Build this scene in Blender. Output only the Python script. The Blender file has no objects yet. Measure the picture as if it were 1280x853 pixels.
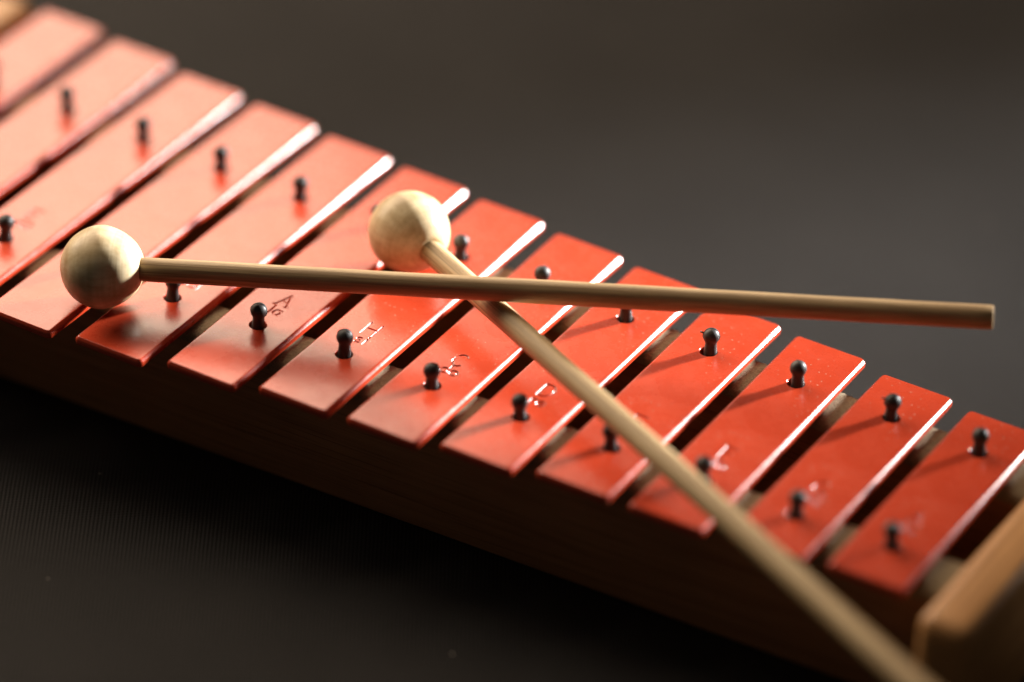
import bpy, bmesh, math, random
from mathutils import Vector, Matrix, noise
from mathutils.geometry import delaunay_2d_cdt

R = math.radians
MM = 0.001
ZT = 43.0                        # height of the bar tops above the cloth, mm
Y0 = 205.0                       # drawing origin to world origin, mm
sc = bpy.context.scene
col = sc.collection

def W(x, y, z):                  # drawing millimetres (z = 0 on the bar tops) to world metres
    return Vector((x * MM, (y - Y0) * MM, (z + ZT) * MM))

# ------------------------------------------------------------------ camera
cam = bpy.data.cameras.new('camera')
cam_o = bpy.data.objects.new('camera', cam)
col.objects.link(cam_o)
cam_o.location = W(550.085, -746.36, 715.634)
cam_o.rotation_euler = (R(56.4697), R(-2.9649), R(30.3804))
cam.sensor_width = 36.0
cam.lens = 161.91
cam.clip_start = 0.05
cam.clip_end = 50
cam.dof.use_dof = True
cam.dof.focus_distance = 1.294
cam.dof.aperture_fstop = 2.6
sc.camera = cam_o

# ------------------------------------------------------------------ light
world = bpy.data.worlds.new('World')
sc.world = world
world.use_nodes = True
bg = world.node_tree.nodes['Background']
bg.inputs['Color'].default_value = (1.0, 0.86, 0.74, 1)
bg.inputs['Strength'].default_value = 0.04

def aim(o, target):
    o.rotation_euler = (target - o.location).to_track_quat('-Z', 'Y').to_euler()

# narrow low beam from behind the short end (throws the long peg shadows)
L = Vector((0.495, 0.845, 0.205)).normalized()
T = Vector((0.865, -0.502, 0.0))
U = L.cross(T) * -1
if U.z < 0: U = -U
key_d = bpy.data.lights.new('beam_lamp', 'SPOT')
key = bpy.data.objects.new('beam_lamp', key_d)
col.objects.link(key)
ctr = W(0, 0, 0) + (T * -98 + U * -20 + L * 180) * MM
key.location = ctr + L * 1.6
aim(key, ctr)
key_d.energy = 680
key_d.color = (1.0, 0.98, 0.955)
key_d.shadow_soft_size = 0.08
key_d.spot_size = R(9.3)
key_d.spot_blend = 0.40

# broad warm window-like lamp behind the long end (washes the left bars)
fd = bpy.data.lights.new('broad_lamp', 'AREA')
fill = bpy.data.objects.new('broad_lamp', fd)
col.objects.link(fill)
fd.shape = 'RECTANGLE'
fd.size = 0.72
fd.size_y = 0.74
fd.energy = 11.6
fd.color = (1.0, 0.80, 0.60)
faz, fel, fdist = R(58), R(38), 0.82
fill.location = W(-20, 210, 0) + Vector((-math.sin(faz) * math.cos(fel), math.cos(faz) * math.cos(fel), math.sin(fel))) * fdist
aim(fill, W(-40, 210, 0))

# weaker soft lamp beyond the long end (rounds the mallet heads on their other side)
sd_ = bpy.data.lights.new('side_lamp', 'AREA')
side = bpy.data.objects.new('side_lamp', sd_)
col.objects.link(side)
sd_.shape = 'DISK'
sd_.size = 0.4
sd_.energy = 5.2
sd_.color = (1.0, 0.84, 0.66)
side.location = W(-20, 205, 0) + Vector((-0.93, 0.02, 0.40)) * 1.1
aim(side, W(-20, 205, 0))

sc.view_settings.view_transform = 'Standard'
sc.view_settings.look = 'None'
sc.view_settings.exposure = 0.0
sc.view_settings.gamma = 1.0
sc.view_settings.use_curve_mapping = False

# ------------------------------------------------------------------ materials
def mat(name):
    m = bpy.data.materials.new(name)
    m.use_nodes = True
    nt = m.node_tree
    b = nt.nodes['Principled BSDF']
    return m, nt, b

def nd(nt, kind, **kw):
    n = nt.nodes.new(kind)
    for k, v in kw.items():
        if k in n.inputs: n.inputs[k].default_value = v
        else: setattr(n, k, v)
    return n

def ramp(nt, fac, stops):
    n = nt.nodes.new('ShaderNodeValToRGB')
    e = n.color_ramp.elements
    while len(e) < len(stops): e.new(0.5)
    for q, (p, c) in zip(e, stops):
        q.position = p
        q.color = (*c, 1) if len(c) == 3 else c
    nt.links.new(fac, n.inputs['Fac'])
    return n.outputs['Color']

def mapping(nt, scale, coord='Object', rot=(0, 0, 0)):
    t = nt.nodes.new('ShaderNodeTexCoord')
    m = nt.nodes.new('ShaderNodeMapping')
    m.inputs['Scale'].default_value = scale
    m.inputs['Rotation'].default_value = rot
    nt.links.new(t.outputs[coord], m.inputs['Vector'])
    return m.outputs['Vector']

def noise_tex(nt, vec, scale, detail=3.0, rough=0.55, w=None):
    n = nt.nodes.new('ShaderNodeTexNoise')
    n.inputs['Scale'].default_value = scale
    n.inputs['Detail'].default_value = detail
    n.inputs['Roughness'].default_value = rough
    nt.links.new(vec, n.inputs['Vector'])
    return n.outputs['Fac']

def mixc(nt, fac, a, b, mode='MIX'):
    n = nt.nodes.new('ShaderNodeMix')
    n.data_type = 'RGBA'
    n.blend_type = mode
    for s, v in ((0, fac), (6, a), (7, b)):
        if hasattr(v, 'links') or hasattr(v, 'is_linked'): nt.links.new(v, n.inputs[s])
        elif s == 0: n.inputs[0].default_value = v
        else: n.inputs[s].default_value = (*v, 1)
    return n.outputs[2]

def bump(nt, b, height, strength, dist, prev=None):
    n = nt.nodes.new('ShaderNodeBump')
    n.inputs['Strength'].default_value = strength
    n.inputs['Distance'].default_value = dist
    nt.links.new(height, n.inputs['Height'])
    if prev: nt.links.new(prev, n.inputs['Normal'])
    if b: nt.links.new(n.outputs['Normal'], b.inputs['Normal'])
    return n.outputs['Normal']

def red_paint():
    m, nt, b = mat('red_enamel')
    v = mapping(nt, (1, 1, 1))
    n1 = noise_tex(nt, v, 60, 3)
    c = ramp(nt, n1, [(0.3, (0.47, 0.043, 0.014)), (0.7, (0.54, 0.055, 0.019))])
    vo = nt.nodes.new('ShaderNodeTexVoronoi')
    vo.voronoi_dimensions = '2D'
    vo.inputs['Scale'].default_value = 520
    nt.links.new(v, vo.inputs['Vector'])
    dust = ramp(nt, vo.outputs['Distance'], [(0.055, (1, 1, 1)), (0.10, (0, 0, 0))])
    rnd = ramp(nt, vo.outputs['Color'], [(0.70, (0, 0, 0)), (0.72, (1, 1, 1))])
    patch = ramp(nt, noise_tex(nt, v, 45, 2), [(0.46, (0, 0, 0)), (0.60, (1, 1, 1))])
    f = mixc(nt, 1.0, dust, rnd, 'MULTIPLY')
    f = mixc(nt, 1.0, f, patch, 'MULTIPLY')
    col_ = mixc(nt, f, c, (0.75, 0.55, 0.42))
    nt.links.new(col_, b.inputs['Base Color'])
    rr = ramp(nt, noise_tex(nt, v, 110, 6, 0.65), [(0.32, (0.225,) * 3), (0.68, (0.325,) * 3)])
    nt.links.new(rr, b.inputs['Roughness'])
    b.inputs['IOR'].default_value = 1.5
    b.inputs['Coat Weight'].default_value = 0.15
    b.inputs['Coat Roughness'].default_value = 0.14
    p = bump(nt, None, noise_tex(nt, v, 1200, 2), 0.24, 0.00012)
    p = bump(nt, None, noise_tex(nt, v, 260, 3, 0.6), 0.10, 0.00025, p)
    bump(nt, b, f, 0.5, 0.00012, p)
    nt.links.new(p, b.inputs['Coat Normal'])
    return m

def wood(name, ca, cb, cc, axis, rough=0.5, grain=900, stretch=0.03, bs=0.25, spec=0.4):
    m, nt, b = mat(name)
    s = [1, 1, 1]; s[axis] = stretch
    v = mapping(nt, tuple(s))
    n1 = noise_tex(nt, v, grain, 5, 0.65)
    n2 = noise_tex(nt, v, grain * 0.18, 3)
    vb = mapping(nt, (1, 1, 1))
    n3 = noise_tex(nt, vb, 45, 3)
    c = ramp(nt, n1, [(0.36, cb), (0.60, ca)])
    c2 = ramp(nt, n2, [(0.30, cc), (0.60, ca)])
    c = mixc(nt, 0.4, c, c2)
    c = mixc(nt, 0.35, c, ramp(nt, n3, [(0.3, (0.72, 0.66, 0.58)), (0.7, (1, 1, 1))]), 'MULTIPLY')
    s[axis] = stretch * 0.5
    n4 = noise_tex(nt, mapping(nt, tuple(s)), grain * 1.9, 3, 0.6)         # open pores
    pore = ramp(nt, n4, [(0.36, (0.42, 0.36, 0.30)), (0.47, (1, 1, 1))])
    c = mixc(nt, 0.65, c, pore, 'MULTIPLY')
    nt.links.new(c, b.inputs['Base Color'])
    b.inputs['Roughness'].default_value = rough
    b.inputs['Specular IOR Level'].default_value = spec
    bump(nt, b, n1, bs, 0.0003)
    return m

def turned_wood(name, ca, cb):
    m, nt, b = mat(name)
    v = mapping(nt, (1, 1, 1))
    rings = noise_tex(nt, mapping(nt, (1, 0.05, 0.05)), 900, 3)           # lathe lines round the axis
    fig = noise_tex(nt, mapping(nt, (0.12, 1, 1)), 420, 4, 0.6)           # end grain running along it
    blot = noise_tex(nt, v, 110, 4)
    c = ramp(nt, fig, [(0.3, cb), (0.6, ca)])
    c = mixc(nt, 0.5, c, ramp(nt, rings, [(0.35, (0.80, 0.74, 0.64)), (0.6, (1, 1, 1))]), 'MULTIPLY')
    c = mixc(nt, 0.55, c, ramp(nt, blot, [(0.34, (0.52, 0.43, 0.31)), (0.55, (1, 1, 1))]), 'MULTIPLY')
    crack = ramp(nt, noise_tex(nt, mapping(nt, (1, 0.22, 1)), 330, 5, 0.7), [(0.25, (0, 0, 0)), (0.36, (1, 1, 1))])
    c = mixc(nt, 0.45, c, ramp(nt, crack, [(0, (0.45, 0.33, 0.2)), (1, (1, 1, 1))]), 'MULTIPLY')
    nt.links.new(c, b.inputs['Base Color'])
    b.inputs['Roughness'].default_value = 0.42
    b.inputs['Specular IOR Level'].default_value = 0.4
    p = bump(nt, None, rings, 0.16, 0.00025)
    bump(nt, b, crack, 0.35, 0.0003, p)
    return m

def rubber():
    m, nt, b = mat('black_rubber')
    v = mapping(nt, (1, 1, 1))
    n = noise_tex(nt, v, 700, 4)
    c = ramp(nt, n, [(0.3, (0.012, 0.012, 0.012)), (0.75, (0.035, 0.034, 0.032))])
    nt.links.new(c, b.inputs['Base Color'])
    b.inputs['Roughness'].default_value = 0.5
    bump(nt, b, n, 0.35, 0.0002)
    return m

def felt_mat():
    m, nt, b = mat('tan_felt')
    v = mapping(nt, (1, 1, 1))
    n = noise_tex(nt, v, 1500, 4, 0.7)
    c = ramp(nt, n, [(0.3, (0.15, 0.105, 0.055)), (0.7, (0.38, 0.30, 0.18))])
    nt.links.new(c, b.inputs['Base Color'])
    b.inputs['Roughness'].default_value = 0.95
    b.inputs['Sheen Weight'].default_value = 0.35
    b.inputs['Sheen Tint'].default_value = (0.9, 0.75, 0.55, 1)
    bump(nt, b, n, 0.9, 0.0006)
    return m

def cloth_mat():
    m, nt, b = mat('dark_ribbed_cloth')
    v = mapping(nt, (1, 1, 1), rot=(0, 0, R(-30)))
    def wave(direction, period):
        n = nt.nodes.new('ShaderNodeTexWave')
        n.wave_type = 'BANDS'
        n.bands_direction = direction
        n.inputs['Scale'].default_value = 0.314 / (period)          # 2 pi / 20 / period
        n.inputs['Distortion'].default_value = 0.9
        n.inputs['Detail'].default_value = 1
        n.inputs['Detail Scale'].default_value = 300
        nt.links.new(v, n.inputs['Vector'])
        return n.outputs['Fac']
    rib = wave('X', 0.00112)
    weft = wave('Y', 0.0008)
    h = mixc(nt, 0.4, rib, weft)
    fine = noise_tex(nt, v, 1800, 3)
    big = noise_tex(nt, v, 14, 3)
    c = ramp(nt, h, [(0.15, (0.0125, 0.0118, 0.0114)), (0.85, (0.047, 0.0440, 0.0425))])
    c = mixc(nt, 0.5, c, ramp(nt, fine, [(0.3, (0.5, 0.5, 0.5)), (0.7, (1.25, 1.25, 1.25))]), 'MULTIPLY')
    c = mixc(nt, 0.6, c, ramp(nt, big, [(0.3, (0.75, 0.74, 0.74)), (0.7, (1.1, 1.1, 1.1))]), 'MULTIPLY')
    vo = nt.nodes.new('ShaderNodeTexVoronoi')
    vo.voronoi_dimensions = '2D'
    vo.inputs['Scale'].default_value = 38
    nt.links.new(v, vo.inputs['Vector'])
    lint = ramp(nt, vo.outputs['Distance'], [(0.008, (1, 1, 1)), (0.020, (0, 0, 0))])
    pick = ramp(nt, vo.outputs['Color'], [(0.80, (0, 0, 0)), (0.82, (1, 1, 1))])
    f = mixc(nt, 1.0, lint, pick, 'MULTIPLY')
    c = mixc(nt, f, c, (0.35, 0.32, 0.28))
    nt.links.new(c, b.inputs['Base Color'])
    b.inputs['Roughness'].default_value = 0.75
    b.inputs['Specular IOR Level'].default_value = 0.08
    bump(nt, b, h, 0.6, 0.0004)
    return m

M_RED = red_paint()
M_RUB = rubber()
M_FELT = felt_mat()
M_CLOTH = cloth_mat()
M_FRAME_X = wood('beech_frame_x', (0.46, 0.21, 0.09), (0.32, 0.135, 0.055), (0.38, 0.165, 0.065), 0, 0.5, 700, 0.03)
M_FRAME_Y = wood('beech_frame_y', (0.56, 0.29, 0.11), (0.43, 0.20, 0.07), (0.48, 0.235, 0.085), 1, 0.42, 700, 0.03)
M_STICK = wood('ramin_stick', (0.66, 0.49, 0.27), (0.25, 0.155, 0.07), (0.40, 0.265, 0.13), 0, 0.5, 1300, 0.02, 0.5, 0.35)
M_STICK_DARK = wood('dark_stick', (0.48, 0.335, 0.175), (0.19, 0.115, 0.05), (0.30, 0.19, 0.09), 0, 0.5, 1300, 0.02, 0.5, 0.35)  # same grain as the other stick, all colours darker
M_HEAD = turned_wood('turned_maple', (0.72, 0.59, 0.37), (0.56, 0.42, 0.23))

# ------------------------------------------------------------------ helpers
def mesh_obj(name, verts, faces, m, parent=None, sharp=35):
    me = bpy.data.meshes.new(name)
    me.from_pydata([tuple(v) for v in verts], [], faces)
    me.materials.append(m)
    me.update()
    me.polygons.foreach_set('use_smooth', [True] * len(me.polygons))
    me.set_sharp_from_angle(angle=R(sharp))
    o = bpy.data.objects.new(name, me)
    col.objects.link(o)
    if parent: o.parent = parent
    return o

def lathe(profile, seg, axis='Z'):
    """profile: (radius, height); closed with caps where radius is 0"""
    vs, fs, rings = [], [], []
    for r, h in profile:
        if r < 1e-9:
            rings.append([len(vs)]); vs.append((0, 0, h))
        else:
            k = len(vs)
            rings.append(list(range(k, k + seg)))
            for i in range(seg):
                a = 2 * math.pi * i / seg
                vs.append((r * math.cos(a), r * math.sin(a), h))
    for a, b in zip(rings, rings[1:]):
        for i in range(seg):
            j = (i + 1) % seg
            if len(a) == 1 and len(b) > 1: fs.append((a[0], b[j], b[i]))
            elif len(b) == 1 and len(a) > 1: fs.append((a[i], a[j], b[0]))
            else: fs.append((a[i], a[j], b[j], b[i]))
    if axis == 'X':
        vs = [(z, x, y) for x, y, z in vs]
    return vs, fs

def bevel_box(sx, sy, sz, bev, seg=3):
    bm = bmesh.new()
    bmesh.ops.create_cube(bm, size=1.0)
    for v in bm.verts: v.co = Vector((v.co.x * sx, v.co.y * sy, v.co.z * sz))
    bmesh.ops.bevel(bm, geom=bm.edges[:], offset=bev, segments=seg, profile=0.5, affect='EDGES')
    bm.verts.ensure_lookup_table()
    vs = [v.co.copy() for v in bm.verts]
    fs = [tuple(v.index for v in f.verts) for f in bm.faces]
    bm.free()
    return vs, fs

# ------------------------------------------------------------------ the table
vs, fs = [], []
nx, ny = 60, 60
for j in range(ny + 1):
    for i in range(nx + 1):
        x = -1.6 + 3.2 * i / nx
        y = -1.6 + 3.2 * j / ny
        near = max(0.0, 1 - max(abs(x) / 0.32, abs(y) / 0.22))
        vs.append((x, y, -0.0006 if near > 0 else -0.0006 + 0.0005 * noise.noise((x * 3, y * 3, 0))))
for j in range(ny):
    for i in range(nx):
        a = j * (nx + 1) + i
        fs.append((a, a + 1, a + nx + 2, a + nx + 1))
cloth = mesh_obj('tablecloth', vs, fs, M_CLOTH)
cloth['kind'] = 'structure'

# ------------------------------------------------------------------ the glockenspiel
gl = bpy.data.objects.new('glockenspiel', None)
col.objects.link(gl)
gl.location = W(0, Y0, -ZT)
gl.empty_display_size = 0.05
gl['label'] = 'glockenspiel with thirteen red metal bars and black pegs on a wooden frame'
gl['category'] = 'glockenspiel'

def G(x, y, z):                  # drawing mm to the glockenspiel's own metres
    return Vector((x * MM, (y - Y0) * MM, (z + ZT) * MM))

PITCH, BW, TH = 28.0, 22.6, 2.5
def back_line(t): return 235.14 - 0.522 * t
def front_line(t): return 171.85 + 1.038 * t

# --- letters stamped in the bars: strokes in a 1 x 1 box
def arc(cx, cy, rx, ry, a0, a1, n=14):
    return [(cx + rx * math.cos(R(a0 + (a1 - a0) * k / n)), cy + ry * math.sin(R(a0 + (a1 - a0) * k / n))) for k in range(n + 1)]
CAPS = {
    'A': [[(0, 0), (0.5, 1)], [(0.5, 1), (1, 0)], [(0.2, 0.36), (0.8, 0.36)], [(0.86, 0), (1.14, 0)], [(-0.12, 0), (0.12, 0)]],
    'H': [[(0, 0), (0, 1)], [(1, 0), (1, 1)], [(0, 0.5), (1, 0.5)]],
    'C': [arc(0.52, 0.5, 0.5, 0.5, 48, 312, 20)],
    'D': [[(0, 0), (0, 1)], [(0, 1), (0.35, 1)] + arc(0.35, 0.5, 0.62, 0.5, 90, -90, 14) + [(0, 0)]],
    'E': [[(0, 0), (0, 1)], [(0, 1), (0.85, 1)], [(0, 0.52), (0.7, 0.52)], [(0, 0), (0.85, 0)]],
    'F': [[(0, 0), (0, 1)], [(0, 1), (0.85, 1)], [(0, 0.52), (0.7, 0.52)]],
    'G': [arc(0.52, 0.5, 0.5, 0.5, 48, 345, 20), [(1.0, 0.40), (0.6, 0.40)], [(1.0, 0.40), (1.0, 0.05)]],
}
# small letters: x-height 1, ascender 1.7, each with its width
LOW = {
    'a': (0.85, [arc(0.4, 0.5, 0.4, 0.5, 0, 360, 16), [(0.8, 1.0), (0.8, 0)]]),
    'd': (0.85, [arc(0.4, 0.5, 0.4, 0.5, 0, 360, 16), [(0.8, 1.7), (0.8, 0)]]),
    'e': (0.85, [[(0.02, 0.52), (0.8, 0.52)] + arc(0.41, 0.5, 0.4, 0.5, 4, 320, 16)]),
    'f': (0.5, [arc(0.45, 1.4, 0.22, 0.3, 60, 180, 6) + [(0.23, 0)], [(0.0, 0.95), (0.5, 0.95)]]),
    'i': (0.2, [[(0.1, 0), (0.1, 1)], [(0.1, 1.42), (0.1, 1.5)]]),
    'l': (0.2, [[(0.1, 0), (0.1, 1.7)]]),
    'm': (1.3, [[(0, 0), (0, 1)], arc(0.31, 0.62, 0.31, 0.38, 180, 0, 8) + [(0.62, 0)], arc(0.93, 0.62, 0.31, 0.38, 180, 0, 8) + [(1.24, 0)]]),
    'o': (0.9, [arc(0.43, 0.5, 0.42, 0.5, 0, 360, 18)]),
    'r': (0.5, [[(0, 0), (0, 1)], arc(0.36, 0.6, 0.36, 0.38, 180, 60, 6)]),
    's': (0.75, [arc(0.36, 0.75, 0.30, 0.25, 40, 270, 10) + arc(0.36, 0.25, 0.30, 0.25, 90, -140, 10)]),
}
def strokes_for(cap, syl):
    """segments in mm, relative to the front peg hole"""
    out = []
    def put(lines, ox, oy, sx, sy):
        for ln in lines:
            q = [(ox + x * sx, oy + y * sy) for x, y in ln]
            out.extend(zip(q, q[1:]))
    put(CAPS[cap], -1.95, 12.0, 3.7, 6.1)
    k = 2.55
    wid = sum(LOW[c][0] for c in syl) + 0.32 * (len(syl) - 1)
    x = -wid * k * 0.5 + 0.3
    for c in syl:
        put(LOW[c][1], x, 7.2, k, k)
        x += (LOW[c][0] + 0.32) * k
    return out

def seg_dist(px, py, s):
    (ax, ay), (bx, by) = s
    dx, dy = bx - ax, by - ay
    l2 = dx * dx + dy * dy
    t = 0 if l2 < 1e-12 else max(0, min(1, ((px - ax) * dx + (py - ay) * dy) / l2))
    return math.hypot(px - ax - t * dx, py - ay - t * dy)

def sstep(a, b, x):
    t = max(0, min(1, (x - a) / (b - a)))
    return t * t * (3 - 2 * t)

def round_rect(hx, y0, y1, r, n=5):
    pts = []
    for cx, cy, a in ((hx - r, y1 - r, 0), (-hx + r, y1 - r, 90), (-hx + r, y0 + r, 180), (hx - r, y0 + r, 270)):
        for k in range(n + 1):
            t = R(a + 90 * k / n)
            pts.append((cx + r * math.cos(t), cy + r * math.sin(t)))
    return pts

HOLE_R = 2.55
def build_bar(yf, yb, hf, hb, cap, syl, rng):
    """bar in mm with y measured from the bar's middle; hf/hb = hole centres (x, y)"""
    prof = [(1.5, 0.0), (1.05, 0.0), (0.90, -0.025), (0.78, -0.10), (0.56, -0.31), (0.32, -0.54), (0.12, -0.78), (0.04, -0.92), (0.0, -1.08),
            (0.0, -1.9), (0.10, -2.3), (0.35, -2.47), (0.7, -2.5)]
    vs, fs = [], []
    hx = BW / 2
    N = None
    rings = []
    for ins, z in prof:
        pts = round_rect(hx - ins, yf + ins * 0.5, yb - ins * 0.5, max(0.3, 1.3 - ins * 0.5))
        N = len(pts)
        rings.append(list(range(len(vs), len(vs) + N)))
        vs += [(x, y, z) for x, y in pts]
    for a, b in zip(rings, rings[1:]):
        for i in range(N):
            j = (i + 1) % N
            fs.append((a[j], a[i], b[i], b[j]))
    HN = 28
    def circle(c, r): return [(c[0] + r * math.cos(2 * math.pi * k / HN), c[1] + r * math.sin(2 * math.pi * k / HN)) for k in range(HN)]
    segs = strokes_for(cap, syl) if cap else []
    segs = [((a[0] + hf[0], a[1] + hf[1]), (b[0] + hf[0], b[1] + hf[1])) for a, b in segs]
    HW0, HW1, DEP = 0.12, 0.42, 0.30
    def depth(x, y):
        if not segs: return 0.0
        d = min(seg_dist(x, y, s) for s in segs)
        return -DEP * (1 - sstep(HW0, HW1, d))
    # triangulate the top with the two holes and the stamped letters
    def plate(ring, holes_r, z, extra):
        P = [Vector((vs[i][0], vs[i][1])) for i in ring]
        E = [(i, (i + 1) % N) for i in range(N)]
        hidx = []
        for c in (hf, hb):
            k = len(P)
            P += [Vector(q) for q in circle(c, holes_r)]
            E += [(k + i, k + (i + 1) % HN) for i in range(HN)]
        P += [Vector(q) for q in extra]
        ov, oe, of, *_ = delaunay_2d_cdt(P, E, [], 0, 1e-4)
        return ov, of
    extra = []
    if segs:
        st = 0.14
        x0 = min(min(s[0][0], s[1][0]) for s in segs) - 0.7; x1 = max(max(s[0][0], s[1][0]) for s in segs) + 0.7
        y0 = min(min(s[0][1], s[1][1]) for s in segs) - 0.7; y1 = max(max(s[0][1], s[1][1]) for s in segs) + 0.7
        yy = y0
        while yy <= y1:
            xx = x0
            while xx <= x1:
                if min(seg_dist(xx, yy, s) for s in segs) < 0.80: extra.append((xx, yy))
                xx += st
            yy += st
    # flat collar round each hole keeps its shading clean
    for c in (hf, hb): extra += circle(c, HOLE_R + 0.45)
    ov, of = plate(rings[0], HOLE_R + 0.12, 0, extra)
    base = len(vs)
    vs += [(p.x, p.y, depth(p.x, p.y) if segs and abs(p.x) < hx - 2.2 else 0.0) for p in ov]
    for f in of:
        q = [ov[i] for i in f]
        cx = sum(p.x for p in q) / 3; cy = sum(p.y for p in q) / 3
        if math.hypot(cx - hf[0], cy - hf[1]) < HOLE_R + 0.10 or math.hypot(cx - hb[0], cy - hb[1]) < HOLE_R + 0.10: continue
        ar = (q[1].x - q[0].x) * (q[2].y - q[0].y) - (q[2].x - q[0].x) * (q[1].y - q[0].y)
        if abs(ar) < 1e-7: continue
        fs.append(tuple(base + i for i in (f if ar > 0 else f[::-1])))
    ov, of = plate(rings[-1], HOLE_R, -TH, [])
    base = len(vs)
    vs += [(p.x, p.y, -TH) for p in ov]
    for f in of:
        q = [ov[i] for i in f]
        cx = sum(p.x for p in q) / 3; cy = sum(p.y for p in q) / 3
        if math.hypot(cx - hf[0], cy - hf[1]) < HOLE_R * 0.98 or math.hypot(cx - hb[0], cy - hb[1]) < HOLE_R * 0.98: continue
        ar = (q[1].x - q[0].x) * (q[2].y - q[0].y) - (q[2].x - q[0].x) * (q[1].y - q[0].y)
        if abs(ar) < 1e-7: continue
        fs.append(tuple(base + i for i in (f[::-1] if ar > 0 else f)))
    for c in (hf, hb):           # hole walls
        rr = [(HOLE_R + 0.12, 0.0), (HOLE_R, -0.12), (HOLE_R, -TH)]
        loops = []
        for r, z in rr:
            loops.append(list(range(len(vs), len(vs) + HN)))
            vs += [(x, y, z) for x, y in circle(c, r)]
        for a, b in zip(loops, loops[1:]):
            for i in range(HN):
                j = (i + 1) % HN
                fs.append((a[i], a[j], b[j], b[i]))
    return vs, fs

# bar number: dx, turn (deg), change of back end, of front end
BAR = {1: (-0.6, 0.20, 1.2, 0), 2: (-0.37, 0.05, 0.8, 0), 3: (-0.40, 0.13, -0.7, 0), 4: (-0.45, -0.40, -0.6, -0.4),
       5: (0.05, 0.0, -0.6, -1.0), 6: (0, 0.11, 0, 0.2), 7: (-0.1, 0, 0, 1.3), 8: (0, 0.02, 0, -0.6), 9: (-0.38, -0.09, 0, 0.4),
       10: (-0.5, 0.19, -0.5, 1.1), 11: (-0.4, 0.45, 0.6, -1.0), 12: (0.2, 0, 0, 0), 13: (0.5, 0.13, 0.3, -0.5)}
PINB = {2: (0.5, -0.2), 3: (0.8, -0.6), 4: (0.9, -0.8), 5: (1.0, -0.8), 7: (0.4, -0.3), 9: (-0.15, -0.1), 10: (0, -0.9), 11: (-0.1, -0.6), 12: (0.7, 0.3), 13: (0.6, -0.8)}
PINF = {3: (-0.4, 0.1), 5: (0.4, -0.4), 6: (0.2, 0.35), 7: (-0.2, 1.0), 8: (0.1, 0.4), 9: (-0.2, 0.5), 10: (-0.2, 0.7), 12: (0.5, -1.0), 13: (0.2, 0.3)}
HOLE_SHIFT_B = {10: (-0.55, -0.15), 11: (-0.6, 0.0), 12: (0.45, -0.25), 7: (0.3, 0.1), 5: (0.1, 0.2)}
HOLE_SHIFT_F = {6: (-0.15, 0.15), 7: (-0.1, -0.1), 8: (0.15, 0.1), 9: (0.35, -0.1), 10: (0.4, -0.1)}
NOTES = [('C', 'do'), ('D', 're'), ('E', 'mi'), ('F', 'fa'), ('G', 'sol'), ('A', 'la'), ('H', 'si'),
         ('C', 'do'), ('D', 're'), ('E', 'mi'), ('F', 'fa'), ('G', 'sol'), ('A', 'la')]
# tiny lean of each bar on its felt: about y (across), about x (along), degrees
LEAN = {1: (0.1, 0.0), 2: (0.15, 0.1), 3: (-0.15, -0.05), 4: (0.05, 0.1), 5: (-0.1, 0.05), 6: (0.12, -0.08), 7: (-0.1, 0.05),
        8: (0.1, -0.1), 9: (0, 0.1), 10: (-0.1, 0), 11: (0.12, 0.05), 12: (0, -0.05), 13: (-0.1, 0)}

rng = random.Random(7)
pin_spots = []
for n in range(1, 14):
    t = n - 7
    dx, turn, db, df = BAR[n]
    yb = 265.32 - 2.829 * t + db
    yf = 144.28 + 2.963 * t + df
    yc = (yb + yf) / 2
    pb = (t * PITCH + PINB.get(n, (0.2, -0.3))[0], back_line(t) + PINB.get(n, (0.2, -0.3))[1])
    pf = (t * PITCH + PINF.get(n, (0.1, 0.1))[0], front_line(t) + PINF.get(n, (0.1, 0.1))[1])
    pin_spots.append((n, pf, pb))
    a = R(turn)
    def to_local(q, sh):
        x, y = q[0] + sh[0] - (t * PITCH + dx), q[1] + sh[1] - yc
        return (x * math.cos(a) + y * math.sin(a), -x * math.sin(a) + y * math.cos(a))
    hb = to_local(pb, HOLE_SHIFT_B.get(n, (rng.uniform(-0.3, 0.3), rng.uniform(-0.2, 0.2))))
    hf = to_local(pf, HOLE_SHIFT_F.get(n, (rng.uniform(-0.3, 0.3), rng.uniform(-0.2, 0.2))))
    bv, bf = build_bar(yf - yc, yb - yc, hf, hb, *NOTES[n - 1], rng)
    o = mesh_obj('tone_bar', [Vector(v) * MM for v in bv], bf, M_RED, gl, 32)
    o.location = G(t * PITCH + dx, yc, 0)
    o.rotation_euler = (R(LEAN[n][1]), R(LEAN[n][0]), a)
    o['label'] = 'red enamelled metal bar stamped %s %s' % NOTES[n - 1]

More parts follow.
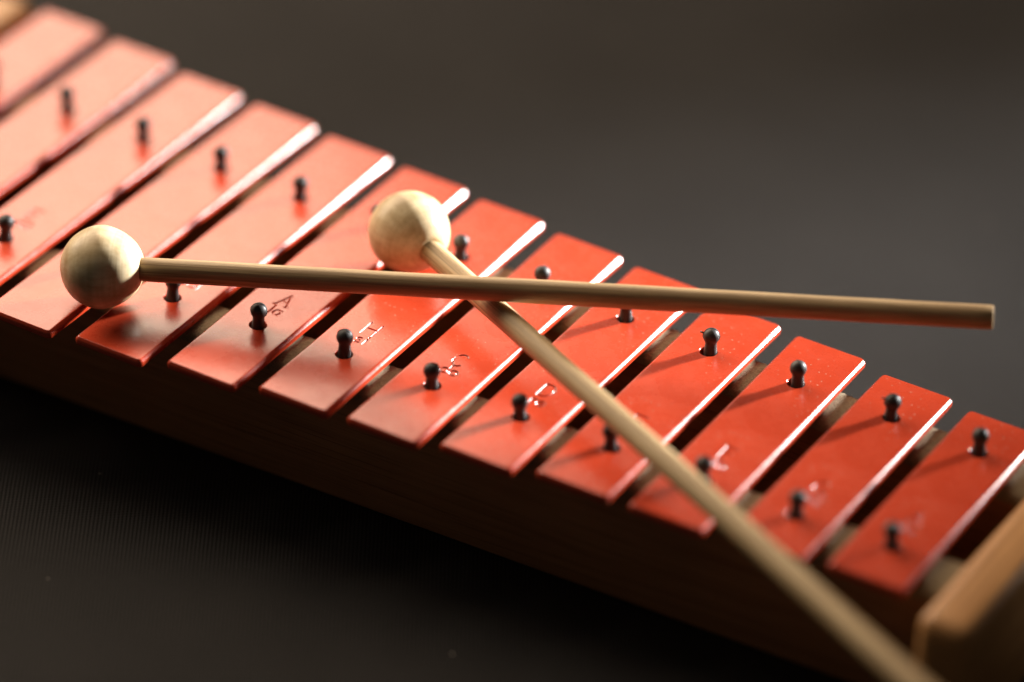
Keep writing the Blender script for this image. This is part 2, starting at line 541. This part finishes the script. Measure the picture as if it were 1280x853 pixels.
# --- rubber pegs
def peg_mesh(nub):
    prof = [(1.95, -9.0), (1.9, 0.4), (1.82, 1.2), (1.70, 2.2), (1.66, 2.9), (1.74, 3.35)]
    cz, r = 5.25, 2.4
    for k in range(1, 13):
        a = -48 + (90 + 48) * k / 12
        prof.append((max(0.0, r * math.cos(R(a))) if k < 12 else 0.0, cz + r * math.sin(R(a))))
    vs, fs = lathe([(0, -9.0)] + prof, 28)
    # moulding seam: thin ridge over the head
    n = 22
    k0 = len(vs)
    for i in range(n + 1):
        a = R(-50 + 280 * i / n)
        for rr, w in ((r - 0.15, 0.10), (r + 0.10, 0.05), (r + 0.10, -0.05), (r - 0.15, -0.10)):
            vs.append((rr * math.cos(a), w, cz + rr * math.sin(a)))
    for i in range(n):
        for j in range(4):
            q = (j + 1) % 4
            fs.append((k0 + i * 4 + j, k0 + i * 4 + q, k0 + (i + 1) * 4 + q, k0 + (i + 1) * 4 + j))
    if not nub: return [Vector(v) * MM for v in vs], fs
    # moulding nub
    c = Vector((-2.35, 0.2, 6.0)); d = Vector((-0.75, 0, 0.25))
    k0 = len(vs)
    for s, rr in ((0, 0.32), (0.7, 0.2), (1.0, 0.34), (1.25, 0.0)):
        for j in range(6):
            a = 2 * math.pi * j / 6
            vs.append(tuple(c + d * s + Vector((0.1 * math.cos(a) * rr, math.cos(a) * rr, math.sin(a) * rr))))
    for i in range(3):
        for j in range(6):
            q = (j + 1) % 6
            fs.append((k0 + i * 6 + j, k0 + i * 6 + q, k0 + (i + 1) * 6 + q, k0 + (i + 1) * 6 + j))
    return [Vector(v) * MM for v in vs], fs

protos = {}
for n, pf, pb in pin_spots:
    for row, q in (('f', pf), ('b', pb)):
        nub = (n, row) in ((10, 'b'), (3, 'f'), (12, 'b'))
        if nub not in protos:
            protos[nub] = o = mesh_obj('peg', *peg_mesh(nub), M_RUB, gl, 40)
        else:
            o = protos[nub].copy(); col.objects.link(o)
        o.location = G(q[0], q[1], rng.uniform(-0.5, 0.35))
        yaw = rng.uniform(0, 360)
        if (n, row) == (10, 'b'): yaw = 25
        elif (n, row) == (3, 'f'): yaw = 205
        elif (n, row) == (12, 'b'): yaw = 30
        elif (n, row) == (6, 'f'): yaw = 20
        elif row == 'b': yaw = rng.uniform(60, 200)
        else: yaw = rng.uniform(40, 320)
        o.rotation_euler = (R(rng.uniform(-3.5, 3.5)), R(rng.uniform(-3.5, 3.5)), R(yaw))

# --- rails, felt and end blocks
X0, X1 = -184.0, 189.5
def rail(name, yl, y_at, length_dir, dep):
    ya, yb = y_at(X0 / PITCH), y_at(X1 / PITCH)
    ln = math.hypot(X1 - X0, yb - ya) + 4
    ang = math.atan2(yb - ya, X1 - X0)
    zt, zb = -6.6, -ZT
    v, f = bevel_box(ln * MM, dep * MM, (zt - zb) * MM, 0.8 * MM)
    o = mesh_obj(name, v, f, M_FRAME_X, gl)
    o.location = G((X0 + X1) / 2, (ya + yb) / 2 + yl, (zt + zb) / 2)
    o.rotation_euler = (0, 0, ang)
    # felt cushion
    vs, fs = [], []
    nl, nw = 420, 14
    for i in range(nl + 1):
        x = -(ln - 8) / 2 + (ln - 8) * i / nl
        for j in range(nw + 1):
            a = math.pi * j / nw
            u = -math.cos(a)
            w = 9.0 * (abs(u) ** 0.85) * (1 if u > 0 else -1)
            h = 4.0 * (math.sin(a) ** 0.55)
            nn = noise.noise((x * 0.9, w * 0.9, 3.1)) * 0.28 + noise.noise((x * 2.3, w * 2.3, 7.7)) * 0.16
            h2 = max(0.0, h + min(0.0, nn - 0.1) * min(1, h)) if j not in (0, nw) else 0
            vs.append((x * MM, (w + (nn if j in (1, 2, nw - 1, nw - 2) else 0)) * MM, h2 * MM))
    for i in range(nl):
        for j in range(nw):
            p = i * (nw + 1) + j
            fs.append((p, p + nw + 1, p + nw + 2, p + 1))
        p = i * (nw + 1)
        fs.append((p, p + nw, p + nw + 1 + nw, p + nw + 1))
    e = list(range(nw + 1)); fs.append(tuple(e))
    e = list(range(nl * (nw + 1), (nl + 1) * (nw + 1))); fs.append(tuple(e[::-1]))
    fo = mesh_obj('felt_strip', vs, fs, M_FELT, gl, 60)
    fo.location = G((X0 + X1) / 2, (ya + yb) / 2 + yl * 0.2, -6.55)
    fo.rotation_euler = (0, 0, ang)
    # loose fibres standing off the felt
    vs, fs = [], []
    fr = random.Random(3)
    for _ in range(9000):
        x = fr.uniform(-(ln - 10) / 2, (ln - 10) / 2)
        a = math.pi * fr.uniform(0.06, 0.94)
        u = -math.cos(a)
        w = 8.8 * (abs(u) ** 0.85) * (1 if u > 0 else -1)
        p = Vector((x, w, 3.85 * (math.sin(a) ** 0.55)))
        d = Vector((fr.gauss(0, 0.8), u * 1.2 + fr.gauss(0, 0.6), 0.25 + abs(fr.gauss(0, 0.35)))) * fr.uniform(0.25, 0.8)
        if d.z > 0: d.z *= 0.5 if abs(u) < 0.8 else 1
        b_ = Vector((fr.gauss(0, 1), fr.gauss(0, 1), fr.gauss(0, 0.6))) * 0.15
        sd = Vector((fr.gauss(0, 1), fr.gauss(0, 1), fr.gauss(0, 1))).normalized() * 0.035
        k = len(vs)
        for q in (p - sd, p + sd, p + d * 0.55 + b_ + sd, p + d * 0.55 + b_ - sd, p + d):
            q.z = min(q.z, 3.98)
            vs.append(q * MM)
        fs += [(k, k + 1, k + 2, k + 3), (k + 3, k + 2, k + 4)]
    fz = mesh_obj('felt_fibres', vs, fs, M_FELT, fo, 60)
    fz['kind'] = 'stuff'
    return o
rail('front_rail', 0.0, front_line, 1, 15)
rail('back_rail', 0.0, back_line, 1, 15)

def end_block(x0, x1, y0, y1, ztop):
    v, f = bevel_box((x1 - x0) * MM, (y1 - y0) * MM, (ztop + ZT) * MM, 4.2 * MM, 7)
    o = mesh_obj('end_block', v, f, M_FRAME_Y, gl, 40)
    o.location = G((x0 + x1) / 2, (y0 + y1) / 2, (ztop - ZT) / 2)
    return o
end_block(188.2, 204.0, 151.5, 262.0, 2.0)
end_block(-198.5, -182.8, 128.0, 283.0, 2.0)

# ------------------------------------------------------------------ the mallets
def mallet(head, toward, length, label, stick_mat):
    root = bpy.data.objects.new('mallet', None)
    col.objects.link(root)
    root.empty_display_size = 0.02
    root.location = head
    d = (toward - head).normalized()
    root.rotation_euler = d.to_track_quat('X', 'Z').to_euler()
    root['label'] = label
    root['category'] = 'mallet'
    root['group'] = 'wooden mallets lying on the bars'
    r = 11.9
    prof = []
    n = 40
    for k in range(n + 1):
        a = math.pi * k / n
        x = -math.cos(a) * r
        rr = math.sin(a) * r
        if x > 0: rr *= 1 - 0.035 * math.sin(min(1, x / r) * math.pi)       # a little conical towards the stick
        prof.append((rr if 0 < k < n else 0.0, x))
    prof = [q for q in prof if not (q[1] > 0 and q[0] < 3.7)]
    prof += [(3.75, prof[-1][1] + 0.15), (3.35, prof[-1][1] + 0.1), (3.3, 6.0), (0.0, 6.0)]
    v, f = lathe(prof, 64, 'X')
    v2 = []
    for p in v:
        p = Vector(p)
        q = p * (1 + 0.006 * noise.noise(p * 0.12 + head * 50) + 0.002 * noise.noise(p * 0.6))
        v2.append(q * MM)
    o = mesh_obj('head', v2, f, M_HEAD, root, 40)
    rs = 3.4
    prof = [(0.0, 6.2), (rs - 0.2, 6.2), (rs - 0.2, 11.0), (rs, 12.0)]
    m = 60
    for k in range(1, m):
        x = 12.0 + (length - 12.6) * k / m
        prof.append((rs * (1 + 0.012 * math.sin(x * 0.05 + 1) + 0.006 * math.sin(x * 0.21)), x))
    prof += [(rs, length - 0.6), (rs - 0.18, length - 0.15), (rs - 0.55, length), (0.0, length)]
    v, f = lathe(prof, 32, 'X')
    mesh_obj('stick', [Vector(p) * MM for p in v], f, stick_mat, root, 40)
    return root

hb2 = W(-9.1, 221.4, 11.85)
mallet(hb2, W(82.0, 175.9, 11.35), 250, 'wooden ball mallet whose stick passes under the other and over the frame edge', M_STICK)
hb1 = W(-70.5, 156.0, 11.75)
mallet(hb1, W(157.7, 255.5, 27.0), 250, 'wooden ball mallet lying on top, its stick crossing over the other', M_STICK_DARK)
